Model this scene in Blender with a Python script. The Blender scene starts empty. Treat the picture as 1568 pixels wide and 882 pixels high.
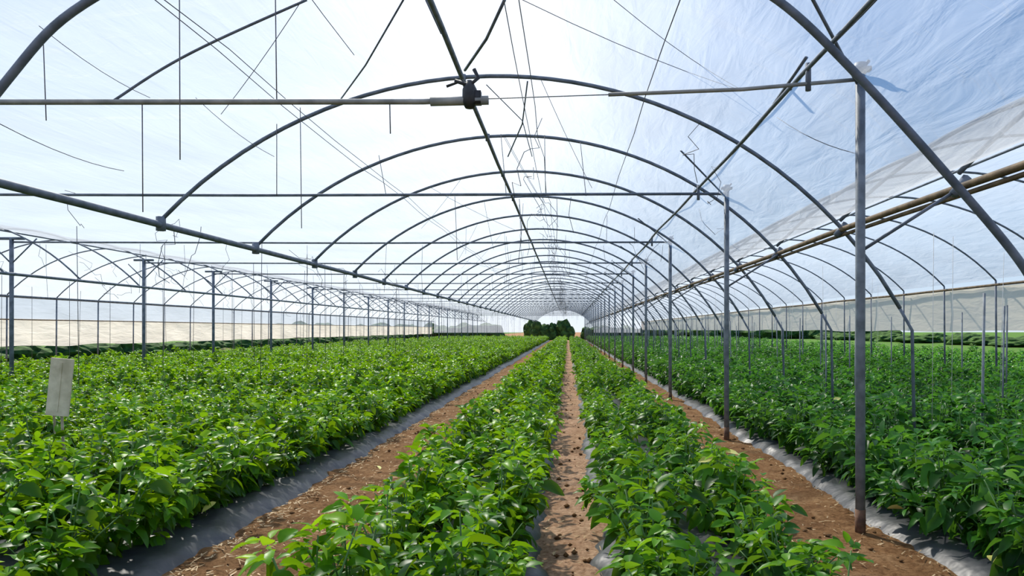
import bpy, math, random, bmesh
from mathutils import Vector, Matrix, noise
random.seed(7)
scene=bpy.context.scene
R=random.random
U=random.uniform

# ------------------------------------------------------------------ helpers
class MB:
    def __init__(s): s.v=[]; s.f=[]; s.m=[]
    def add(s,vs,fs,mi=0):
        o=len(s.v); s.v+= [tuple(p) for p in vs]
        s.f+=[tuple(i+o for i in f) for f in fs]; s.m+=[mi]*len(fs)
    def tube(s,pts,r,n=8,mi=0,cap=True):
        pts=[Vector(p) for p in pts]
        vs=[];fs=[]
        up=None
        for i,p in enumerate(pts):
            a=pts[max(i-1,0)]; b=pts[min(i+1,len(pts)-1)]
            d=(b-a).normalized()
            if up is None:
                ref=Vector((0,0,1)) if abs(d.z)<.9 else Vector((0,1,0))
                up=(ref-d*ref.dot(d)).normalized()
            else:
                up=(up-d*up.dot(d)).normalized()
            sd=d.cross(up)
            rr=r[i] if isinstance(r,(list,tuple)) else r
            for k in range(n):
                t=2*math.pi*k/n
                vs.append(p+(up*math.cos(t)+sd*math.sin(t))*rr)
        for i in range(len(pts)-1):
            for k in range(n):
                k2=(k+1)%n
                fs.append((i*n+k,i*n+k2,(i+1)*n+k2,(i+1)*n+k))
        if cap:
            fs.append(tuple(range(n))[::-1]); o=(len(pts)-1)*n
            fs.append(tuple(o+k for k in range(n)))
        s.add(vs,fs,mi)
    def box(s,c,d,mi=0,M=None):
        vs=[]
        for x in(-.5,.5):
            for y in(-.5,.5):
                for z in(-.5,.5):
                    p=Vector((x*d[0],y*d[1],z*d[2]))
                    if M: p=M@p
                    vs.append(p+Vector(c))
        s.add(vs,[(0,1,3,2),(4,6,7,5),(0,4,5,1),(2,3,7,6),(0,2,6,4),(1,5,7,3)],mi)
    def mesh(s,name,mats,smooth=True):
        me=bpy.data.meshes.new(name); me.from_pydata(s.v,[],s.f)
        for m in mats: me.materials.append(m)
        me.polygons.foreach_set('material_index',s.m)
        me.polygons.foreach_set('use_smooth',[smooth]*len(s.f))
        me.update(); return me
    def obj(s,name,mats,smooth=True,loc=(0,0,0),parent=None):
        return mkobj(name,s.mesh(name,mats,smooth),loc,parent)
def mkobj(name,me,loc=(0,0,0),parent=None):
    o=bpy.data.objects.new(name,me); o.location=loc
    scene.collection.objects.link(o)
    if parent: o.parent=parent
    return o

def newmat(name):
    m=bpy.data.materials.new(name); m.use_nodes=True
    nt=m.node_tree; nt.nodes.clear()
    out=nt.nodes.new('ShaderNodeOutputMaterial')
    return m,nt,out
def N(nt,t): return nt.nodes.new(t)
def L(nt,a,b): nt.links.new(a,b)
def ramp(nt,stops):
    r=nt.nodes.new('ShaderNodeValToRGB')
    while len(r.color_ramp.elements)<len(stops): r.color_ramp.elements.new(.5)
    for e,(p,c) in zip(r.color_ramp.elements,stops):
        e.position=p; e.color=(*c,1)
    return r
def simple(name,c1,c2,scale=8,rough=.6,metal=0,bump=.1,bscale=40,spec=.5):
    m,nt,out=newmat(name)
    tc=N(nt,'ShaderNodeTexCoord')
    no=N(nt,'ShaderNodeTexNoise'); no.inputs['Scale'].default_value=scale; no.inputs['Detail'].default_value=6
    L(nt,tc.outputs['Object'],no.inputs['Vector'])
    rp=ramp(nt,[(.35,c1),(.65,c2)]); L(nt,no.outputs['Fac'],rp.inputs['Fac'])
    b=N(nt,'ShaderNodeBsdfPrincipled'); b.inputs['Roughness'].default_value=rough; b.inputs['Metallic'].default_value=metal
    b.inputs['Specular IOR Level'].default_value=spec
    L(nt,rp.outputs['Color'],b.inputs['Base Color'])
    n2=N(nt,'ShaderNodeTexNoise'); n2.inputs['Scale'].default_value=bscale
    L(nt,tc.outputs['Object'],n2.inputs['Vector'])
    bp=N(nt,'ShaderNodeBump'); bp.inputs['Strength'].default_value=bump; bp.inputs['Distance'].default_value=.01
    L(nt,n2.outputs['Fac'],bp.inputs['Height']); L(nt,bp.outputs['Normal'],b.inputs['Normal'])
    L(nt,b.outputs['BSDF'],out.inputs['Surface'])
    return m

# ------------------------------------------------------------------ materials
m_steel=simple('galvanised_steel',(.13,.15,.17),(.24,.27,.30),12,.6,.1,.1)
m_steel_dark=simple('weathered_dark_steel',(.085,.11,.14),(.17,.20,.25),9,.6,.1,.1)
m_pipe_pale=simple('pale_pipe',(.22,.23,.22),(.38,.38,.36),7,.6,.1,.1)
m_pipe_brown=simple('rusty_brown_pipe',(.09,.058,.027),(.21,.14,.07),9,.7,.0,.2)
m_wire=simple('wire',(.08,.08,.09),(.17,.17,.18),5,.6,.2,0)
m_string=simple('white_string',(.55,.55,.52),(.7,.7,.68),5,.8,0,0)
m_black=simple('black_rubber',(.01,.01,.012),(.03,.03,.03),20,.5)
m_board=simple('weathered_board',(.50,.43,.29),(.82,.72,.53),6,.8,0,.3)
m_wood=simple('stake_wood',(.30,.25,.16),(.50,.42,.30),14,.8,0,.3)
m_straw=simple('straw',(.42,.28,.13),(.72,.52,.29),3,.8,0,0)
m_hedge=simple('hedge_foliage',(.02,.045,.012),(.08,.15,.03),2.5,.9,0,1,6,.1)
m_rust_base=simple('rusted_steel_base',(.10,.05,.03),(.25,.13,.07),15,.8,.1,.3)
m_drygrass=simple('dry_grass_clumps',(.10,.14,.03),(.30,.26,.10),3,.9,0,1,8,.1)

def film_mat(name,trans,col,tcol=(1,1,1),lo=.82,dif=.2,seams=False,lotr=.85):
    m,nt,out=newmat(name)
    tc=N(nt,'ShaderNodeTexCoord')
    mp=N(nt,'ShaderNodeMapping'); mp.inputs['Scale'].default_value=(1.2,.35,1.2)
    L(nt,tc.outputs['Object'],mp.inputs['Vector'])
    no=N(nt,'ShaderNodeTexNoise'); no.inputs['Scale'].default_value=1.3; no.inputs['Detail'].default_value=7; no.inputs['Roughness'].default_value=.6
    L(nt,mp.outputs['Vector'],no.inputs['Vector'])
    rp=ramp(nt,[(.3,tuple(c*lo for c in col)),(.7,col)]); L(nt,no.outputs['Fac'],rp.inputs['Fac'])
    tl=N(nt,'ShaderNodeBsdfTranslucent'); L(nt,rp.outputs['Color'],tl.inputs['Color'])
    df=N(nt,'ShaderNodeBsdfDiffuse'); df.inputs['Color'].default_value=(*[c*.8 for c in col],1)
    a=N(nt,'ShaderNodeMixShader'); a.inputs[0].default_value=dif
    L(nt,tl.outputs[0],a.inputs[1]); L(nt,df.outputs[0],a.inputs[2])
    mp2=N(nt,'ShaderNodeMapping'); mp2.inputs['Scale'].default_value=(6,1.2,6); mp2.inputs['Rotation'].default_value=(0,0,.5)
    L(nt,tc.outputs['Object'],mp2.inputs['Vector'])
    n2=N(nt,'ShaderNodeTexNoise'); n2.inputs['Scale'].default_value=1.0; n2.inputs['Detail'].default_value=4; n2.inputs['Distortion'].default_value=.6
    L(nt,mp2.outputs['Vector'],n2.inputs['Vector'])
    bp=N(nt,'ShaderNodeBump'); bp.inputs['Strength'].default_value=.7; bp.inputs['Distance'].default_value=.04
    L(nt,n2.outputs['Fac'],bp.inputs['Height']); L(nt,bp.outputs['Normal'],tl.inputs['Normal']); L(nt,bp.outputs['Normal'],df.inputs['Normal'])
    tp=N(nt,'ShaderNodeBsdfTransparent'); tp.inputs['Color'].default_value=(*tcol,1)
    mx=N(nt,'ShaderNodeMixShader')
    rr=N(nt,'ShaderNodeMapRange'); rr.inputs['From Min'].default_value=.3; rr.inputs['From Max'].default_value=.7
    rr.inputs['To Min'].default_value=trans*lotr; rr.inputs['To Max'].default_value=min(1,trans*(2-lotr))
    L(nt,no.outputs['Fac'],rr.inputs['Value'])
    fac=rr.outputs[0]
    if seams:
        # welded sheet laps every few metres + long folds across the sheet
        sp=N(nt,'ShaderNodeSeparateXYZ'); L(nt,tc.outputs['Object'],sp.inputs[0])
        def M(op,a,b=None):
            n=N(nt,'ShaderNodeMath'); n.operation=op
            if hasattr(a,'links'): L(nt,a,n.inputs[0])
            else: n.inputs[0].default_value=a
            if b is not None:
                if hasattr(b,'links'): L(nt,b,n.inputs[1])
                else: n.inputs[1].default_value=b
            return n.outputs[0]
        f=M('ABSOLUTE',M('SUBTRACT',M('FRACT',M('ADD',M('MULTIPLY',sp.outputs['Y'],1/2.25),.1)),.5))
        lap=M('LESS_THAN',f,.018)
        mp3=N(nt,'ShaderNodeMapping'); mp3.inputs['Scale'].default_value=(.5,3.2,.5); mp3.inputs['Rotation'].default_value=(0,0,-.12)
        L(nt,tc.outputs['Object'],mp3.inputs['Vector'])
        n3=N(nt,'ShaderNodeTexNoise'); n3.inputs['Scale'].default_value=1.0; n3.inputs['Detail'].default_value=5; n3.inputs['Distortion'].default_value=1.0
        L(nt,mp3.outputs['Vector'],n3.inputs['Vector'])
        fold=M('LESS_THAN',M('ABSOLUTE',M('SUBTRACT',n3.outputs['Fac'],.5)),.006)
        k=M('SUBTRACT',1.0,M('ADD',M('MULTIPLY',lap,.12),M('MULTIPLY',fold,.18)))
        fac=M('MULTIPLY',fac,k)
    L(nt,fac,mx.inputs[0])
    L(nt,a.outputs[0],mx.inputs[1]); L(nt,tp.outputs[0],mx.inputs[2])
    L(nt,mx.outputs[0],out.inputs['Surface'])
    return m
m_film=film_mat('polythene_film',.43,(.60,.62,.62),seams=True,lotr=.88)
m_filmw=film_mat('polythene_film_side',.55,(.55,.60,.68))
m_curtain=film_mat('beige_curtain',.01,(1.0,.92,.78),lo=.9,dif=.35)
m_curtain_r=film_mat('grey_beige_curtain',.01,(1.0,.92,.78),lo=.9,dif=.6)

# leaves
def leaf_mat(name):
    m,nt,out=newmat(name)
    at=N(nt,'ShaderNodeAttribute'); at.attribute_name='leafrand_shade'
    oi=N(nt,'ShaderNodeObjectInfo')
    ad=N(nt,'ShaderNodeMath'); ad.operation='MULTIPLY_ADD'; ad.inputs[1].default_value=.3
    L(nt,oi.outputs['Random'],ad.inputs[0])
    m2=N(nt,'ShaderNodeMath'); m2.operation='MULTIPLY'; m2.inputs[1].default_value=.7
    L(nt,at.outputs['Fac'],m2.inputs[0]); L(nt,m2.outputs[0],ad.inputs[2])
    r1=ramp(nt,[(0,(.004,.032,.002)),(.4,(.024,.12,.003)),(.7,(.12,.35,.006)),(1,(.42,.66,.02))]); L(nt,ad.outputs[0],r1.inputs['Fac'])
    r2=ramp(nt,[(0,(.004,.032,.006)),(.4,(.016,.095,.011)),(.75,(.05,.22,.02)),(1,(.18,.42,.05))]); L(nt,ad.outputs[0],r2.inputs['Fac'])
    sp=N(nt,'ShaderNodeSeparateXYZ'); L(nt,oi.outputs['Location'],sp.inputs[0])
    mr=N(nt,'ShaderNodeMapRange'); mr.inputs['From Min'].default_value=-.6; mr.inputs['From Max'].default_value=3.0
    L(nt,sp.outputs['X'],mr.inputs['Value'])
    cm=N(nt,'ShaderNodeMix'); cm.data_type='RGBA'; L(nt,mr.outputs[0],cm.inputs[0]); L(nt,r1.outputs['Color'],cm.inputs[6]); L(nt,r2.outputs['Color'],cm.inputs[7])  # rows further right go darker and cooler: their shading put into leaf colour
    tcx=N(nt,'ShaderNodeMix'); tcx.data_type='RGBA'; L(nt,mr.outputs[0],tcx.inputs[0]); tcx.inputs[6].default_value=(.55,.85,.01,1); tcx.inputs[7].default_value=(.20,.50,.04,1)  # translucent tint carries the same painted left-to-right shading
    b=N(nt,'ShaderNodeBsdfPrincipled'); b.inputs['Roughness'].default_value=.38; b.inputs['Specular IOR Level'].default_value=.2
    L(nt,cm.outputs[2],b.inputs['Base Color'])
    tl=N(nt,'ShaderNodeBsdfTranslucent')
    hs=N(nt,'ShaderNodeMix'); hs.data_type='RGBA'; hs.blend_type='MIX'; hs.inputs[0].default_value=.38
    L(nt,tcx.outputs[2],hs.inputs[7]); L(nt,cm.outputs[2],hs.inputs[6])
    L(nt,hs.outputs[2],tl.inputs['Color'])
    mx=N(nt,'ShaderNodeMixShader'); mx.inputs[0].default_value=.42
    L(nt,b.outputs[0],mx.inputs[1]); L(nt,tl.outputs[0],mx.inputs[2]); L(nt,mx.outputs[0],out.inputs['Surface'])
    return m
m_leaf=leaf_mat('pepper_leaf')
m_yleaf=simple('yellowed_leaf',(.55,.5,.08),(.65,.62,.2),6,.6)
m_stem=simple('green_stem',(.06,.16,.03),(.12,.24,.06),6,.6)

# soil
def soil(name,cols,bump=1.0,sc=1.0):
    m,nt,out=newmat(name)
    tc=N(nt,'ShaderNodeTexCoord')
    n1=N(nt,'ShaderNodeTexNoise'); n1.inputs['Scale'].default_value=3*sc; n1.inputs['Detail'].default_value=10; n1.inputs['Roughness'].default_value=.7
    L(nt,tc.outputs['Object'],n1.inputs['Vector'])
    rp=ramp(nt,[(.3,cols[0]),(.5,cols[1]),(.7,cols[2])]); L(nt,n1.outputs['Fac'],rp.inputs['Fac'])
    n2=N(nt,'ShaderNodeTexNoise'); n2.inputs['Scale'].default_value=28*sc; n2.inputs['Detail'].default_value=8; n2.inputs['Roughness'].default_value=.75
    L(nt,tc.outputs['Object'],n2.inputs['Vector'])
    rp2=ramp(nt,[(.35,(.40,.32,.26)),(.6,(1.0,1.0,1.0))]); L(nt,n2.outputs['Fac'],rp2.inputs['Fac'])
    mu=N(nt,'ShaderNodeMix'); mu.data_type='RGBA'; mu.blend_type='MULTIPLY'; mu.inputs[0].default_value=.9
    L(nt,rp.outputs['Color'],mu.inputs[6]); L(nt,rp2.outputs['Color'],mu.inputs[7])
    b=N(nt,'ShaderNodeBsdfPrincipled'); b.inputs['Roughness'].default_value=.95; b.inputs['Specular IOR Level'].default_value=.1
    L(nt,mu.outputs[2],b.inputs['Base Color'])
    bp=N(nt,'ShaderNodeBump'); bp.inputs['Strength'].default_value=bump; bp.inputs['Distance'].default_value=.03
    L(nt,n2.outputs['Fac'],bp.inputs['Height']); L(nt,bp.outputs['Normal'],b.inputs['Normal'])
    L(nt,b.outputs[0],out.inputs['Surface'])
    return m
m_soil=soil('brown_soil',[(.20,.10,.042),(.36,.195,.085),(.50,.31,.155)])
m_soil2=soil('sandy_soil',[(.40,.225,.125),(.60,.38,.235),(.72,.49,.32)],.8)
m_mulch=simple('black_mulch_film',(.014,.016,.020),(.040,.044,.052),3,.42,0,.8,9,.45)
m_grass=soil('field_grass',[(.05,.12,.02),(.10,.22,.03),(.20,.30,.06)])

# ------------------------------------------------------------------ ground
YE=97
def hz(x,y): return .022*noise.noise(Vector((x*2.5,y*2.5,0)))+.018*noise.noise(Vector((x*9,y*9,3)))
mb=MB()
S=400
mb.add([(-S,-60,-.04),(S,-60,-.04),(S,S,-.04),(-S,S,-.04)],[(0,1,2,3)])
g=mb.obj('ground',[m_soil])
mb=MB()
mb.add([(18,-20,-.01),(S,-20,-.01),(S,S,-.01),(18,S,-.01)],[(0,1,2,3)])
mb.add([(-S,-20,-.01),(-21,-20,-.01),(-21,S,-.01),(-S,S,-.01)],[(0,1,2,3)])
mb.obj('grass_field',[m_grass])
def strip(name,x0,x1,mat,nx=14,base=0.0,y0=0,y1=40,crown=0):
    mb=MB(); ys=[]
    y=y0
    while y<y1: ys.append(y); y+= .05 if y<9 else (.15 if y<18 else .6)
    ys.append(YE)
    vs=[];fs=[]
    for y in ys:
        for i in range(nx+1):
            t=i/nx; x=x0+(x1-x0)*t
            vs.append((x,y,base+hz(x,y)))
    for j in range(len(ys)-1):
        for i in range(nx):
            a=j*(nx+1)+i; fs.append((a,a+1,a+nx+2,a+nx+1))
    mb.add(vs,fs); return mb.obj(name,[mat])
strip('soil_path',-2.45,-1.1,m_soil,28)
strip('soil_path',-.3,.3,m_soil2,12)
strip('soil_path',1.2,2.4,m_soil,26)

beds=[(-1.32,-.17,(-.96,-.42)),(.19,1.36,(.45,1.06)),(2.20,3.42,(2.50,3.12)),(3.66,4.9,(3.98,4.58)),(5.2,6.4,(5.5,6.1)),(6.7,7.9,(7.0,7.6)),(8.1,9.2,(8.35,8.95)),
 (-3.72,-2.26,(-2.66,-3.36)),(-5.3,-4.0,(-4.28,-4.96)),(-6.8,-5.55,(-5.85,-6.5)),(-8.3,-7.05,(-7.35,-8.0)),(-9.8,-8.55,(-8.85,-9.5)),(-11.4,-10.1,(-10.4,-11.0)),(-12.9,-11.7,(-11.95,-12.6)),(-14.4,-13.2,(-13.5,-14.1))]
def bed(x0,x1):
    mb=MB(); ys=[];y=.5
    while y<YE-2: ys.append(y); y+= .08 if y<12 else (.25 if y<30 else 1.5)
    nx=22; vs=[];fs=[]
    for y in ys:
        wob=.07*noise.noise(Vector((x0*3,y*1.3,1)))+.05*noise.noise(Vector((x0*3,y*5,1))); wob2=.07*noise.noise(Vector((x1*3,y*1.3,5)))+.05*noise.noise(Vector((x1*3,y*5,5)))
        for i in range(nx+1):
            t=i/nx; x=(x0+wob)*(1-t)+(x1+wob2)*t
            e=min(t,1-t)*(x1-x0)
            z=-.02+.12*(1-math.exp(-e/.10))+.022*noise.noise(Vector((x*5,y*4,2)))+.018*noise.noise(Vector((x*14,y*9,9)))
            vs.append((x,y,z))
    for j in range(len(ys)-1):
        for i in range(nx):
            a=j*(nx+1)+i; fs.append((a,a+1,a+nx+2,a+nx+1))
    mb.add(vs,fs); return mb.obj('mulch_film_bed',[m_mulch])
for b in beds: bed(b[0],b[1])

def litter(name,x0,x1,n,y0=3,y1=26):
    mb=MB()
    for i in range(n):
        y=y0+(y1-y0)*R()**2; x=U(x0,x1)
        if R()<.45: x=x0+(x1-x0)*(.5+.5*(1 if R()<.5 else -1)*math.sqrt(U(.6,1)))
        l=U(.01,.06); w=U(.003,.010); a=U(0,math.pi)
        z=hz(x,y)+.010; dx,dy=math.cos(a)*l/2,math.sin(a)*l/2; px,py=-math.sin(a)*w/2,math.cos(a)*w/2
        t=U(-.01,.015)
        mb.add([(x-dx-px,y-dy-py,z),(x+dx-px,y+dy-py,z+t),(x+dx+px,y+dy+py,z+t),(x-dx+px,y-dy+py,z+.004)],[(0,1,2,3)])
    return mb.obj(name,[m_straw])
litter('straw_litter',-2.25,-1.3,4200)
litter('straw_litter',-.18,.22,600)
litter('straw_litter',1.4,2.2,1400)
mb=MB()
for i in range(420):
    x=random.choice([U(-2.2,-1.35),U(1.45,2.15),U(-.12,.15)]); y=3+20*R()**2; r=U(.006,.026)
    vs=[]
    base=[(1,0,0),(-1,0,0),(0,1,0),(0,-1,0),(0,0,1),(0,0,-1)]
    for p in base: vs.append((x+p[0]*r*U(.7,1.3),y+p[1]*r*U(.7,1.3),hz(x,y)+r*.4+p[2]*r*U(.5,.9)))
    mb.add(vs,[(0,2,4),(2,1,4),(1,3,4),(3,0,4),(2,0,5),(1,2,5),(3,1,5),(0,3,5)])
mb.obj('soil_clods',[m_soil])

# ------------------------------------------------------------------ plants
def leaf(mb,rnd,base,dirv,Ln,wd,droop,fold,mi=0):
    d=dirv.normalized()
    side=d.cross(Vector((0,0,1)))
    if side.length<.1: side=Vector((1,0,0))
    side.normalize()
    roll=U(-.7,.7); up=side.cross(d).normalized()
    side,up=(side*math.cos(roll)+up*math.sin(roll)),(up*math.cos(roll)-side*math.sin(roll))
    ts=[0,.15,.38,.65,.86,1]; ws=[0,.34,.5,.42,.2,0]
    c=[];l=[];r=[]
    for t,w in zip(ts,ws):
        p=base+d*(Ln*t)-up*(droop*Ln*t*t)
        c.append(p)
        if w>0:
            wv=U(-.05,.05)*wd
            l.append(p+side*(w*wd)+up*(fold*w*wd+wv)); r.append(p-side*(w*wd)+up*(fold*w*wd-wv))
    vs=c+l+r
    fs=[(0,1,6),(1,2,7,6),(2,3,8,7),(3,4,9,8),(4,5,9),(0,10,1),(1,10,11,2),(2,11,12,3),(3,12,13,4),(4,13,5)]
    mb.add(vs,fs,mi); rnd.extend([rnd_val]*len(vs))
plantcol=bpy.data.collections.new('pepper_plant_variants')
NV=9
for k in range(NV):
    mb=MB(); rnd=[]
    nst=random.randint(7,9); tips=[]
    for s in range(nst):
        a=2*math.pi*s/nst+U(-.4,.4); lean=U(.15,1.0); h=U(.22,.52)*(1.08-.3*lean)
        tip=Vector((math.cos(a)*lean*.235,math.sin(a)*lean*.235,h)); mid=tip*.5+Vector((0,0,.03))
        o=len(mb.v); mb.tube([(0,0,0),mid*.6,mid*1.1,tip],[.007,.006,.004,.003],5,1); rnd.extend([.5]*(len(mb.v)-o))
        tips.append(tip)
    for tip in tips:
        nl=random.randint(15,20)
        for i in range(nl):
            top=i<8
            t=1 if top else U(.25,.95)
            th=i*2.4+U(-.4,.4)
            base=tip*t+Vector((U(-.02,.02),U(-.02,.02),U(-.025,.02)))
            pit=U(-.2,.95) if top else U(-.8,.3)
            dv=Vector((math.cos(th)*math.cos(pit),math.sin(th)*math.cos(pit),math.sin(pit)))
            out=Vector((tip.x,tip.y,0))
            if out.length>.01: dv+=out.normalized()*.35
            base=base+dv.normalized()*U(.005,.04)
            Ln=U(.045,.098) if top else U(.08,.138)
            rnd_val=min(1,max(0,R()*.64+ (.36 if top else -.05)))  # random tone plus painted canopy shade: tip leaves lighter, lower ones darker
            leaf(mb,rnd,base,dv,Ln,Ln*U(.48,.64),U(.1,.7),U(.15,.65),0)
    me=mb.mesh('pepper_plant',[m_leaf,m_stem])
    at=me.attributes.new('leafrand_shade','FLOAT','POINT'); at.data.foreach_set('value',rnd)
    o=bpy.data.objects.new('pepper_plant',me); plantcol.objects.link(o)

ng=bpy.data.node_groups.new('plant_scatter','GeometryNodeTree')
ng.interface.new_socket('Geometry',in_out='INPUT',socket_type='NodeSocketGeometry')
ng.interface.new_socket('Geometry',in_out='OUTPUT',socket_type='NodeSocketGeometry')
gi=ng.nodes.new('NodeGroupInput'); go=ng.nodes.new('NodeGroupOutput')
ci=ng.nodes.new('GeometryNodeCollectionInfo'); ci.inputs['Collection'].default_value=plantcol
ci.inputs['Separate Children'].default_value=True; ci.inputs['Reset Children'].default_value=True
ip=ng.nodes.new('GeometryNodeInstanceOnPoints'); ip.inputs['Pick Instance'].default_value=True
rv=ng.nodes.new('FunctionNodeRandomValue'); rv.data_type='FLOAT_VECTOR'
rv.inputs[0].default_value=(-.14,-.14,0); rv.inputs[1].default_value=(.14,.14,6.283); rv.inputs['Seed'].default_value=3
ri=ng.nodes.new('FunctionNodeRandomValue'); ri.data_type='INT'
for s in ri.inputs:
    if s.type=='INT' and s.name=='Min': s.default_value=0
    if s.type=='INT' and s.name=='Max': s.default_value=NV-1
ri.inputs['Seed'].default_value=9
na=ng.nodes.new('GeometryNodeInputNamedAttribute'); na.data_type='FLOAT'; na.inputs['Name'].default_value='psc'
lk=ng.links.new
lk(gi.outputs[0],ip.inputs['Points']); lk(ci.outputs[0],ip.inputs['Instance'])
lk(rv.outputs[0],ip.inputs['Rotation'])
lk([s for s in ri.outputs if s.type=='INT'][0],ip.inputs['Instance Index'])
lk(na.outputs[0],ip.inputs['Scale']); lk(ip.outputs[0],go.inputs[0])

def plant_row(x,y0,y1,sc=1.0,sp=.31):
    vs=[];s=[];y=y0
    while y<y1:
        vs.append((x+U(-.05,.05),y+U(-.06,.06),.06)); s.append(sc*U(.82,1.16)*(1+.12*noise.noise(Vector((x*2,y*.6,0)))))
        y+=sp*(1 if y<35 else 1.25)
    me=bpy.data.meshes.new('pepper_plant_row'); me.from_pydata(vs,[],[])
    a=me.attributes.new('psc','FLOAT','POINT'); a.data.foreach_set('value',s)
    o=mkobj('pepper_plant_row',me); md=o.modifiers.new('scatter','NODES'); md.node_group=ng
    return o
for b in beds:
    for x in b[2]:
        sc=1.04
        if 0<x<2: sc=1.0
        if x>2.3: sc=1.12
        if x<-2: sc=1.10
        plant_row(x,2.6,YE-4,sc,.29)
for x in (10.6,11.8,13,14.3,15.6,17):
    plant_row(x,8,YE-4,1.1,.4)

rnd=[];mb=MB(); rnd_val=.5
for (x,y,z) in [(1.02,4.9,.60),(.98,5.0,.54),(2.45,4.3,.33),(2.3,4.1,.16),(2.25,5.0,.2),(1.5,6.6,.1),(-1.9,7.4,.05),(-.8,8.1,.54),(1.2,4.2,.44),(3.2,9,.55),(-3.6,6.1,.56),(-2.45,5.2,.2),(2.4,6.2,.2)]:
    leaf(mb,rnd,Vector((x,y,z)),Vector((U(-1,1),U(-1,.2),U(-.3,.3))),.11,.06,.2,.3)
mb.obj('yellowed_leaves',[m_yleaf])

# ------------------------------------------------------------------ frame
XC=-.7; RA=4.62; ZA=3.92
def arch_z(dx): return ZA-(RA-math.sqrt(max(0,RA*RA-dx*dx)))
def arch_pts(xc,a,b,n=30,off=0):
    return [(xc+(a+(b-a)*i/n),0,arch_z(a+(b-a)*i/n)+off) for i in range(n+1)]
DY=2.25; Y1=5.16
ys=[Y1+DY*k for k in range(-4,int((YE-Y1)/DY)+1)]
mbm=MB(); mbm.tube(arch_pts(XC,-3.35,4.0,36),.021,8)
x_end=XC+4.0; z_end=arch_z(4.0)
mbm.tube([(x_end-.01,0,z_end+.01),(x_end+.12,0,z_end-.22),(x_end+.15,0,-.05)],.017,8)
me_main=mbm.mesh('hoop_arch',[m_steel_dark])
def catm(P,n=8):
    out=[]
    for i in range(len(P)-1):
        p0=Vector(P[max(i-1,0)]);p1=Vector(P[i]);p2=Vector(P[i+1]);p3=Vector(P[min(i+2,len(P)-1)])
        for k in range(n):
            t=k/n
            out.append(.5*((2*p1)+(p2-p0)*t+(2*p0-5*p1+4*p2-p3)*t*t+(3*p1-p0-3*p2+p3)*t*t*t))
    out.append(Vector(P[-1])); return out
YA=4.6
mbf=MB(); mbf.tube(catm([(-4.0,0,2.2),(-3.46,0,2.93),(-3.05,0,3.36),(-2.4,0,3.68),(-1.5,0,3.88),(-.7,0,3.92),(.2,0,3.84),(.85,0,3.64),(1.29,0,3.43),(1.77,0,2.98),(2.41,0,2.27),(2.81,0,1.78),(3.0,0,1.4)]),.026,10)
mbf.tube([(3.0,0,1.42),(3.06,0,1.2),(3.08,0,-.05)],.02,8)
me_first=mbf.mesh('hoop_arch',[m_steel_dark])
mbr=MB(); mbr.tube(arch_pts(6.05,-3.35,3.35,30),.019,8); mbr.tube([(9.4,0,arch_z(3.35)),(9.42,0,-.05)],.022,8)
me_r=mbr.mesh('hoop_arch_side',[m_steel_dark])
mbl=MB(); mbl.tube(arch_pts(-14.05,-3.35,3.35,30),.019,8); mbl.tube([(-17.4,0,arch_z(3.35)),(-17.42,0,-.05)],.024,8)
me_l=mbl.mesh('hoop_arch_side',[m_steel_dark])
for y in ys:
    if abs(y-Y1)<.1: mkobj('hoop_arch',me_first,(0,YA,0))
    else: mkobj('hoop_arch',me_main,(0,y+U(-.05,.05),0))
    mkobj('hoop_arch',me_r,(0,y,0)); mkobj('hoop_arch',me_l,(0,y,0))
mbp=MB(); mbp.tube([(0,0,.02),(0,0,1.6),(0,0,3.18)],.033,12)
mbp.tube([(0,0,-.05),(0,0,.16)],.036,12,1)
mbp.tube([(0,0,3.17),(0,0,3.24)],.042,12,0)
mbp.box((0,0,3.2),(.14,.05,.03),0)
mbp.tube([(-.05,0,3.12),(.06,0,3.26)],.012,6)
me_post=mbp.mesh('steel_post',[m_steel,m_rust_base])
pys=[Y1+DY*2*k for k in range(-1,20)]
pys=[p for p in pys if p<YE]
pyr=[]
for i,p in enumerate(pys):
    k=i-1
    yy=p+ {0:0,1:-.15,2:.6,3:.7}.get(k,0)
    pyr.append(yy)
    mkobj('steel_post',me_post,(2.02,yy,0))
mbp=MB(); mbp.tube([(0,0,-.05),(0,0,1.6),(0,0,3.2)],.04,10); mbp.box((0,0,3.2),(.5,.06,.05))
mbp.tube([(0,0,2.7),(.5,0,3.2)],.015,6); mbp.tube([(0,0,2.7),(-.4,0,3.1)],.015,6)
me_post2=mbp.mesh('steel_post',[m_steel_dark])
for yy in pyr:
    mkobj('steel_post',me_post2,(-11.0,yy,0))
for i,yy in enumerate(pyr):
    mb=MB()
    if abs(yy-Y1)<.3:
        y0=yy
        mb.tube([(-11.0,y0,2.98),(-6,y0,2.97),(-1.0,y0,2.975),(-.62,y0,2.99)],.020,8)
        mb.tube([(.28,y0+.02,3.03),(1.2,y0,3.06),(2.02,y0,3.13)],.014,8)
        mb.tube([(-.7,y0,2.99),(.28,y0+.02,3.03)],.004,5)
        mb.tube([(-.95,y0,2.975),(-.55,y0,2.985)],.032,10)
    else:
        z=3.13
        mb.tube([(-11.0,yy,z),(-4,yy,z-.02),(2.02,yy,z)],.018,8)
    mb.obj('crossbar_pipe',[m_pipe_pale if i<=1 else m_steel_dark])
mb=MB(); y0=Y1; cx=-.68
mb.tube([(cx,y0,2.93),(cx,y0,2.97),(cx,y0,3.06),(cx,y0,3.12)],[.03,.052,.05,.02],12)
mb.tube([(cx-.1,y0,3.12),(cx,y0-.02,3.08),(cx+.06,y0,3.14),(cx+.03,y0,3.2)],.014,8)
mb.tube([(cx-.16,y0,3.08),(cx-.05,y0,3.12),(cx+.02,y0,3.02)],.01,8)
mb.box((cx+.05,y0,3.0),(.06,.06,.09))
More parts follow.
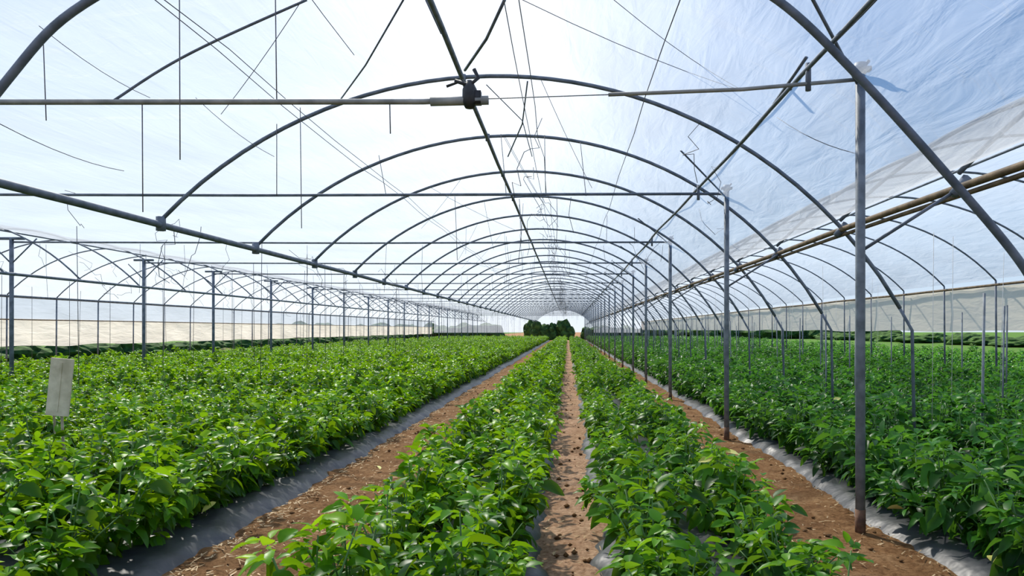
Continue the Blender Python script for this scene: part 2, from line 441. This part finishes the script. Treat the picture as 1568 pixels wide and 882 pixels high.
mb.obj('hose_coupling',[m_black])

def longpipe(name,x,z,r,mat,wob=.0,y0=-4,y1=YE,n=60):
    mb=MB(); pts=[]
    for i in range(n+1):
        y=y0+(y1-y0)*i/n
        pts.append((x+wob*noise.noise(Vector((y*.4,x,0))),y,z+wob*noise.noise(Vector((y*.4,x,9)))))
    mb.tube(pts,r,8); return mb.obj(name,[mat])
longpipe('ridge_pipe',-1.04,arch_z(.34)-.035,.026,m_steel_dark,.015)
longpipe('truss_pipe',1.66,3.20,.016,m_steel_dark,.03,n=120)
longpipe('truss_pipe',1.74,3.27,.008,m_wire,.05,n=120)
longpipe('gutter_purlin',2.70,2.385,.028,m_pipe_brown,.02)
longpipe('gutter_purlin',2.72,2.335,.018,m_pipe_brown,.02)
longpipe('gutter_purlin',-4.04,2.44,.034,m_steel_dark,.01)
longpipe('gutter_purlin',-10.7,2.47,.03,m_steel_dark,.01)
longpipe('side_rail',-17.4,2.45,.045,m_steel_dark,.01)
longpipe('side_rail',-17.4,1.72,.02,m_pipe_brown,.01)
longpipe('side_rail',9.4,2.38,.03,m_pipe_brown,.02)
longpipe('side_rail',-14.05,3.86,.02,m_steel_dark)
longpipe('side_rail',6.05,3.86,.02,m_steel_dark)

mb=MB()
for yy in ys:
    mb.tube([(2.66,yy,2.33),(2.76,yy,2.45)],.035,6)
for yy in pyr:
    mb.tube([(1.30,yy-.9,arch_z(2.0)),(2.0,yy,3.1)],.011,6)
    mb.tube([(1.66,yy,3.05),(1.66,yy,3.24)],.02,6)
    mb.tube([(1.66,yy+.4,3.19),(1.78,yy+1.0,3.42)],.010,6)
    mb.tube([(2.68,yy,2.36),(2.04,yy+.02,1.95)],.012,6)
for y in ys:
    mb.tube([(-1.04,y,3.84),(-1.04,y,3.93)],.03,6)
    mb.tube([(-4.04,y,2.38),(-4.04,y,2.52)],.045,6)
mb.obj('pipe_clamps_and_struts',[m_steel_dark])

mb=MB()
def sag(p,q,s,n=8):
    p=Vector(p);q=Vector(q)
    return [p+(q-p)*(i/n)-Vector((0,0,s*4*(i/n)*(1-i/n))) for i in range(n+1)]
for x,z in [(-2.2,3.15),(-2.12,3.15),(-.42,3.55),(-.30,3.45),(.6,3.2)]:
    pts=[]
    for i in range(90):
        y=.5+i*1.05
        pts.append((x+.03*noise.noise(Vector((y*.9,x*5,0))),y,z+.05*noise.noise(Vector((y*.7,x*3,4)))-.02*abs(math.sin(y*.69))))
    mb.tube(pts,.0035,4)
for yy in pyr:
    zt=3.1
    for k in range(7):
        x=U(-10.5,1.9); y=yy+U(-.1,.1)
        if yy<6 and x<2: continue
        ztop=zt-.02; zb=zt-U(.2,1.2)
        mb.tube([(x,y,ztop),(x+U(-.03,.03),y,(ztop+zb)/2),(x+U(-.05,.05),y+U(-.03,.03),zb)],.0035,4)
    for k in range(4):
        x=U(-3.2,1.4); y=yy
        if yy<6: continue
        mb.tube([(x,y,zt),(x+U(-.1,.1),y+U(-.1,.1),arch_z(x-XC)-.03)],.004,4)
for y in ys:
    for k in range(2 if y>8 else 1):
        x=U(-3,1.6); mb.tube(sag((x,y,arch_z(x-XC)),(x+U(-1.2,1.2),y+U(1,DY),U(3.0,3.3)),.03,5),.003,4)
    for q in range(3 if y>12 else (2 if y>10 else (1 if y>7 else 0))):
        p=Vector((-.4+U(-.15,.15),y+q,3.5)); pts=[p]
        for k in range(8):
            p=p+Vector((U(-.12,.12),U(-.05,.3),U(-.2,.1))); pts.append(p.copy())
        mb.tube(pts,.004,4)
    if y>6:
        for (px,pz) in ((-4.04,2.4),(1.7,3.2),(-10.7,2.45),(-10.7,2.7),(-7,3.1),(-14.05,3.4)):
            p=Vector((px+U(-.5,.3),y+U(-1,1),pz+U(0,.3))); pts=[p]
            for k in range(6):
                p=p+Vector((U(-.15,.15),U(-.1,.25),U(-.22,.08))); pts.append(p.copy())
            mb.tube(pts,.004,4)
def W(px,py,d): return Vector(((px-870)*1.2245*d/1400,d,1.4+(505-py)*1.2245*d/1400))
for a in [((218,160),(219,325),5.16),((275,0),(276,245),5.0),((422,0),(424,155),5.16),((66,50),(71,185),5.16),((597,158),(598,205),5.16),((460,165),(462,350),7.4),((424,190),(424,300),7.4)]:
    mb.tube([W(*a[0],a[2]),W(*a[1],a[2])],.0042,4)
mb.obj('training_wires',[m_wire])
mb=MB()
mb.tube([W(773,0,5.3),W(745,60,5.8),W(712,108,6.3)],.012,6)
mb.tube([W(618,0,5.4),W(560,100,6.2),W(520,155,7.2)],.007,6)
mb.tube([W(652,0,5.3),W(676,52,5.5)],.006,5)
mb.tube([W(808,125,7.4),W(800,190,8.2),W(778,240,9.4)],.008,6)
mb.tube([W(745,130,7.4),W(800,185,7.9),W(815,240,8.5)],.005,5)
mb.tube([W(1235,88,5.3),W(1185,160,6.0)],.012,6)
mb.tube(catm([W(175,154,5.16),W(250,105,5.2),W(330,63,5.2),W(470,0,5.2)],5),.010,6)
mb.obj('roof_braces',[m_steel_dark])
mb=MB()
for (a,b) in [(((0,190),4.6),((190,262),6.5)),(((60,40),5),((230,150),6.5)),(((940,0),4.9),((1140,140),7)),(((1190,180),6.5),((1310,235),6.0)),(((300,150),6),((420,240),7.5)),(((800,0),5),((1140,140),7))]:
    mb.tube(sag(W(*a[0],a[1]),W(*b[0],b[1]),.04,6),.003,4)
mb.obj('roof_wires',[m_wire])

mb=MB()
for y in ys:
    if y<8: continue
    for x in (-6.0,-7.6,-9.2,-12.6,-15):
        if R()<.7:
            xx=x+U(-.3,.3); mb.tube([(xx,y,3.05 if x>-11 else 2.6),(xx+U(-.05,.05),y+U(-.05,.05),.35)],.006,4)
mb.obj('hanging_strings',[m_wire])
mb=MB()
for y in ys[4:]:
    for x in (3.95,5.6,7.3):
        if R()<.6: 
            xx=x+U(-.2,.2); yy=y+U(-.5,.5); mb.tube([(xx,yy,0),(xx+U(-.05,.05),yy,U(1.5,1.85))],.013,6)
mb.obj('plant_stakes',[m_steel])
mb=MB()
for y in ys[4:]:
    for k in range(2):
        x=random.choice([4.0,5.6,7.2,8.4])+U(-.3,.3); yy=y+U(-1,1)
        mb.tube([(x,yy,2.4),(x+U(-.1,.1),yy,.4)],.003,4)
mb.obj('hanging_strings',[m_string])

# ------------------------------------------------------------------ film roof
prof=[]
for i in range(0,15): 
    dx=3.35-(3.35*i/14); prof.append((6.05+dx,arch_z(dx)+.03))
for i in range(1,15):
    dx=-(3.35*i/14); prof.append((6.05+dx,arch_z(dx)+.03))
for i in range(0,25):
    dx=3.35-(3.35+.9)*i/24
    prof.append((XC+dx,arch_z(dx)+.03))
prof+= [(-2.2,3.82),(-3.0,3.72),(-4.05,3.58),(-5.2,3.56),(-6.5,3.6),(-8,3.62),(-9.5,3.56),(-10.7,3.5),(-11.4,3.56)]
for i in range(0,25):
    dx=1.8-(1.8+3.35)*i/24
    z=arch_z(dx)+.03
    prof.append((-14.05+dx,z))
mb=MB(); vs=[];fs=[]
yy=[-6+.375*i for i in range(int((YE+6)/.375)+1)]
for y in yy:
    ph=(y-Y1)/DY; s=abs(math.sin(math.pi*ph))
    for (x,z) in prof:
        vs.append((x,y,z-.04*s*(1 if z>2.6 else .2)+.008*noise.noise(Vector((x*2,y*2,0)))+.01+(.06 if y<5.3 and .8<x<2.3 else 0)))
n=len(prof)
for j in range(len(yy)-1):
    for i in range(n-1):
        a=j*n+i; fs.append((a,a+1,a+n+1,a+n))
mb.add(vs,fs); mb.obj('ceiling_polythene_film',[m_film])
def wall(name,x,z0,z1,mat,y0=-6,wave=.03,bottom_wave=.0):
    mb=MB(); vs=[];fs=[]; nz=5; ysx=[y0+.4*i for i in range(int((YE-y0)/.4))]
    for y in ysx:
        for k in range(nz+1):
            t=k/nz; zz0=z0+bottom_wave*noise.noise(Vector((y*.5,x,0)))
            vs.append((x+wave*noise.noise(Vector((y*1.1,t*1.5,x))),y,zz0+(z1-zz0)*t))
    for j in range(len(ysx)-1):
        for k in range(nz):
            a=j*(nz+1)+k; fs.append((a,a+1,a+nz+2,a+nz+1))
    mb.add(vs,fs); return mb.obj(name,[mat])
wall('wall_left',-17.49,1.70,2.5,m_filmw)
wall('curtain',-17.53,.86,1.75,m_curtain,wave=.05,bottom_wave=.06)
wall('curtain',9.49,1.36,2.36,m_curtain_r,wave=.05,bottom_wave=.05)
mb=MB()
mb.add([(-17.4,YE,1.0),(-6,YE,1.0),(-6,YE,3.5),(-17.4,YE,2.5)],[(0,1,2,3)])
mb.add([(3.4,YE,1.0),(9.4,YE,1.0),(9.4,YE,2.4),(6,YE,3.9),(3.4,YE,2.5)],[(0,1,2,3,4)])
mb.add([(-6,YE,3.0),(0.5,YE,3.0),(0.5,YE,3.85),(-.7,YE,3.95),(-2.2,YE,3.82),(-6,YE,3.55)],[(0,1,2,3,4,5)])
mb.obj('wall_back',[m_filmw],False)

def blobs(name,spots,mat=m_hedge):
    mb=MB()
    bm=bmesh.new(); bmesh.ops.create_icosphere(bm,subdivisions=3,radius=1)
    bv=[v.co.copy() for v in bm.verts]; bf=[tuple(v.index for v in f.verts) for f in bm.faces]; bm.free()
    for (x,y,z,r,rz) in spots:
        o=Vector((U(0,50),U(0,50),0))
        vs=[]
        for v in bv:
            k=1+.35*noise.noise(v*1.6+o)+.2*noise.noise(v*4+o)+.12*noise.noise(v*9+o)
            vs.append((x+v.x*r*k,y+v.y*r*k,z+v.z*rz*k))
        mb.add(vs,bf)
    return mb.obj(name,[mat],False)
blobs('hedge',[(-25+U(-.5,.5),y,.15,.9,U(.35,.6)) for y in [10+1.4*i for i in range(75)]])
blobs('grass_clumps',[(-18.5+U(-1,1),y,.02,.5,U(.12,.3)) for y in [10+.9*i for i in range(95)]],m_drygrass)
blobs('hedge',[(38+U(-2,2),y,.3,1.8,U(.4,.8)) for y in [15+3*i for i in range(55)]])
blobs('tree_line',[(-5.0+i*.85+U(-.2,.2),103+U(-1,1),.9+U(-.2,.5),.95,1.4) for i in range(7)])
blobs('tree_line',[(2.6,106,.6,.8,1.3)])
blobs('tree_line',[(5+i*4,116+U(-2,2),.6,2.6,1.3) for i in range(12)]+[(-12-i*4,112,.8,2.6,1.5) for i in range(10)])

# ------------------------------------------------------------------ notice board on stick
mb=MB()
M=Matrix.Rotation(.10,3,'Y')@Matrix.Rotation(.15,3,'Z')
mb.box((0,0,.93),(.17,.018,.47),0,M)
mb.box((0,-.012,.93),(.015,.004,.40),0,M)
mb.tube([(.05,.02,.02),(.01,.02,.5),(-.02,.02,1.1)],.011,7,1)
mb.tube([(-.06,.03,.55),(-.09,.03,1.0)],.009,6,1)
mb.obj('notice_board',[m_board,m_wood],False,(-4.15,6.1,0))

# ------------------------------------------------------------------ light
az=math.radians(-28); el=math.radians(45)
sd=Vector((math.sin(az)*math.cos(el),math.cos(az)*math.cos(el),math.sin(el)))
sl=bpy.data.lights.new('sun','SUN'); sl.energy=8.6; sl.angle=math.radians(1.5); sl.color=(1,.95,.85)
so=bpy.data.objects.new('sun',sl); scene.collection.objects.link(so)
so.rotation_euler=(-sd).to_track_quat('-Z','Y').to_euler(); so.location=sd*50
w=bpy.data.worlds.new('sky'); scene.world=w; w.use_nodes=True; nt=w.node_tree; nt.nodes.clear()
out=nt.nodes.new('ShaderNodeOutputWorld'); bg=nt.nodes.new('ShaderNodeBackground')
tc=N(nt,'ShaderNodeTexCoord')
sep=N(nt,'ShaderNodeSeparateXYZ'); L(nt,tc.outputs['Generated'],sep.inputs[0])
rp=ramp(nt,[(0,(.72,.82,.92)),(.12,(.46,.68,.94)),(.35,(.17,.42,.88)),(1,(.08,.25,.75))]); L(nt,sep.outputs['Z'],rp.inputs['Fac'])
gaz=math.radians(-21); gel=math.radians(26)
gd=Vector((math.sin(gaz)*math.cos(gel),math.cos(gaz)*math.cos(gel),math.sin(gel)))
g2=Vector((math.sin(math.radians(-5))*math.cos(math.radians(21)),math.cos(math.radians(-5))*math.cos(math.radians(21)),math.sin(math.radians(21))))
def pw(v,e,s):
    dt=N(nt,'ShaderNodeVectorMath'); dt.operation='DOT_PRODUCT'; dt.inputs[1].default_value=v
    L(nt,tc.outputs['Generated'],dt.inputs[0])
    mxx=N(nt,'ShaderNodeMath'); mxx.operation='MAXIMUM'; mxx.inputs[1].default_value=0; L(nt,dt.outputs['Value'],mxx.inputs[0])
    p=N(nt,'ShaderNodeMath'); p.operation='POWER'; p.inputs[1].default_value=e; L(nt,mxx.outputs[0],p.inputs[0])
    q=N(nt,'ShaderNodeMath'); q.operation='MULTIPLY'; q.inputs[1].default_value=s; L(nt,p.outputs[0],q.inputs[0]); return q
a1=pw(gd,6,.38); a2=pw(g2,45,.85)
ad=N(nt,'ShaderNodeMath'); ad.operation='ADD'; L(nt,a1.outputs[0],ad.inputs[0]); L(nt,a2.outputs[0],ad.inputs[1])
vm=N(nt,'ShaderNodeVectorMath'); vm.operation='SCALE'; vm.inputs[0].default_value=(1,.86,.62); L(nt,ad.outputs[0],vm.inputs['Scale'])
va=N(nt,'ShaderNodeVectorMath'); va.operation='ADD'; L(nt,rp.outputs['Color'],va.inputs[0]); L(nt,vm.outputs[0],va.inputs[1])
L(nt,va.outputs[0],bg.inputs['Color']); bg.inputs['Strength'].default_value=1.0
L(nt,bg.outputs[0],out.inputs['Surface'])

# ------------------------------------------------------------------ camera
cd=bpy.data.cameras.new('camera'); cam=bpy.data.objects.new('camera',cd); scene.collection.objects.link(cam)
cam.location=(0,0,1.4); cam.rotation_euler=(math.radians(90),0,0)
cd.sensor_width=36; cd.lens=26.25; cd.shift_x=-(1065-960)/1920; cd.shift_y=78/1920
cd.clip_start=.05; cd.clip_end=1000
scene.camera=cam
scene.view_settings.view_transform='Standard'
scene.view_settings.look='None'
scene.view_settings.exposure=0
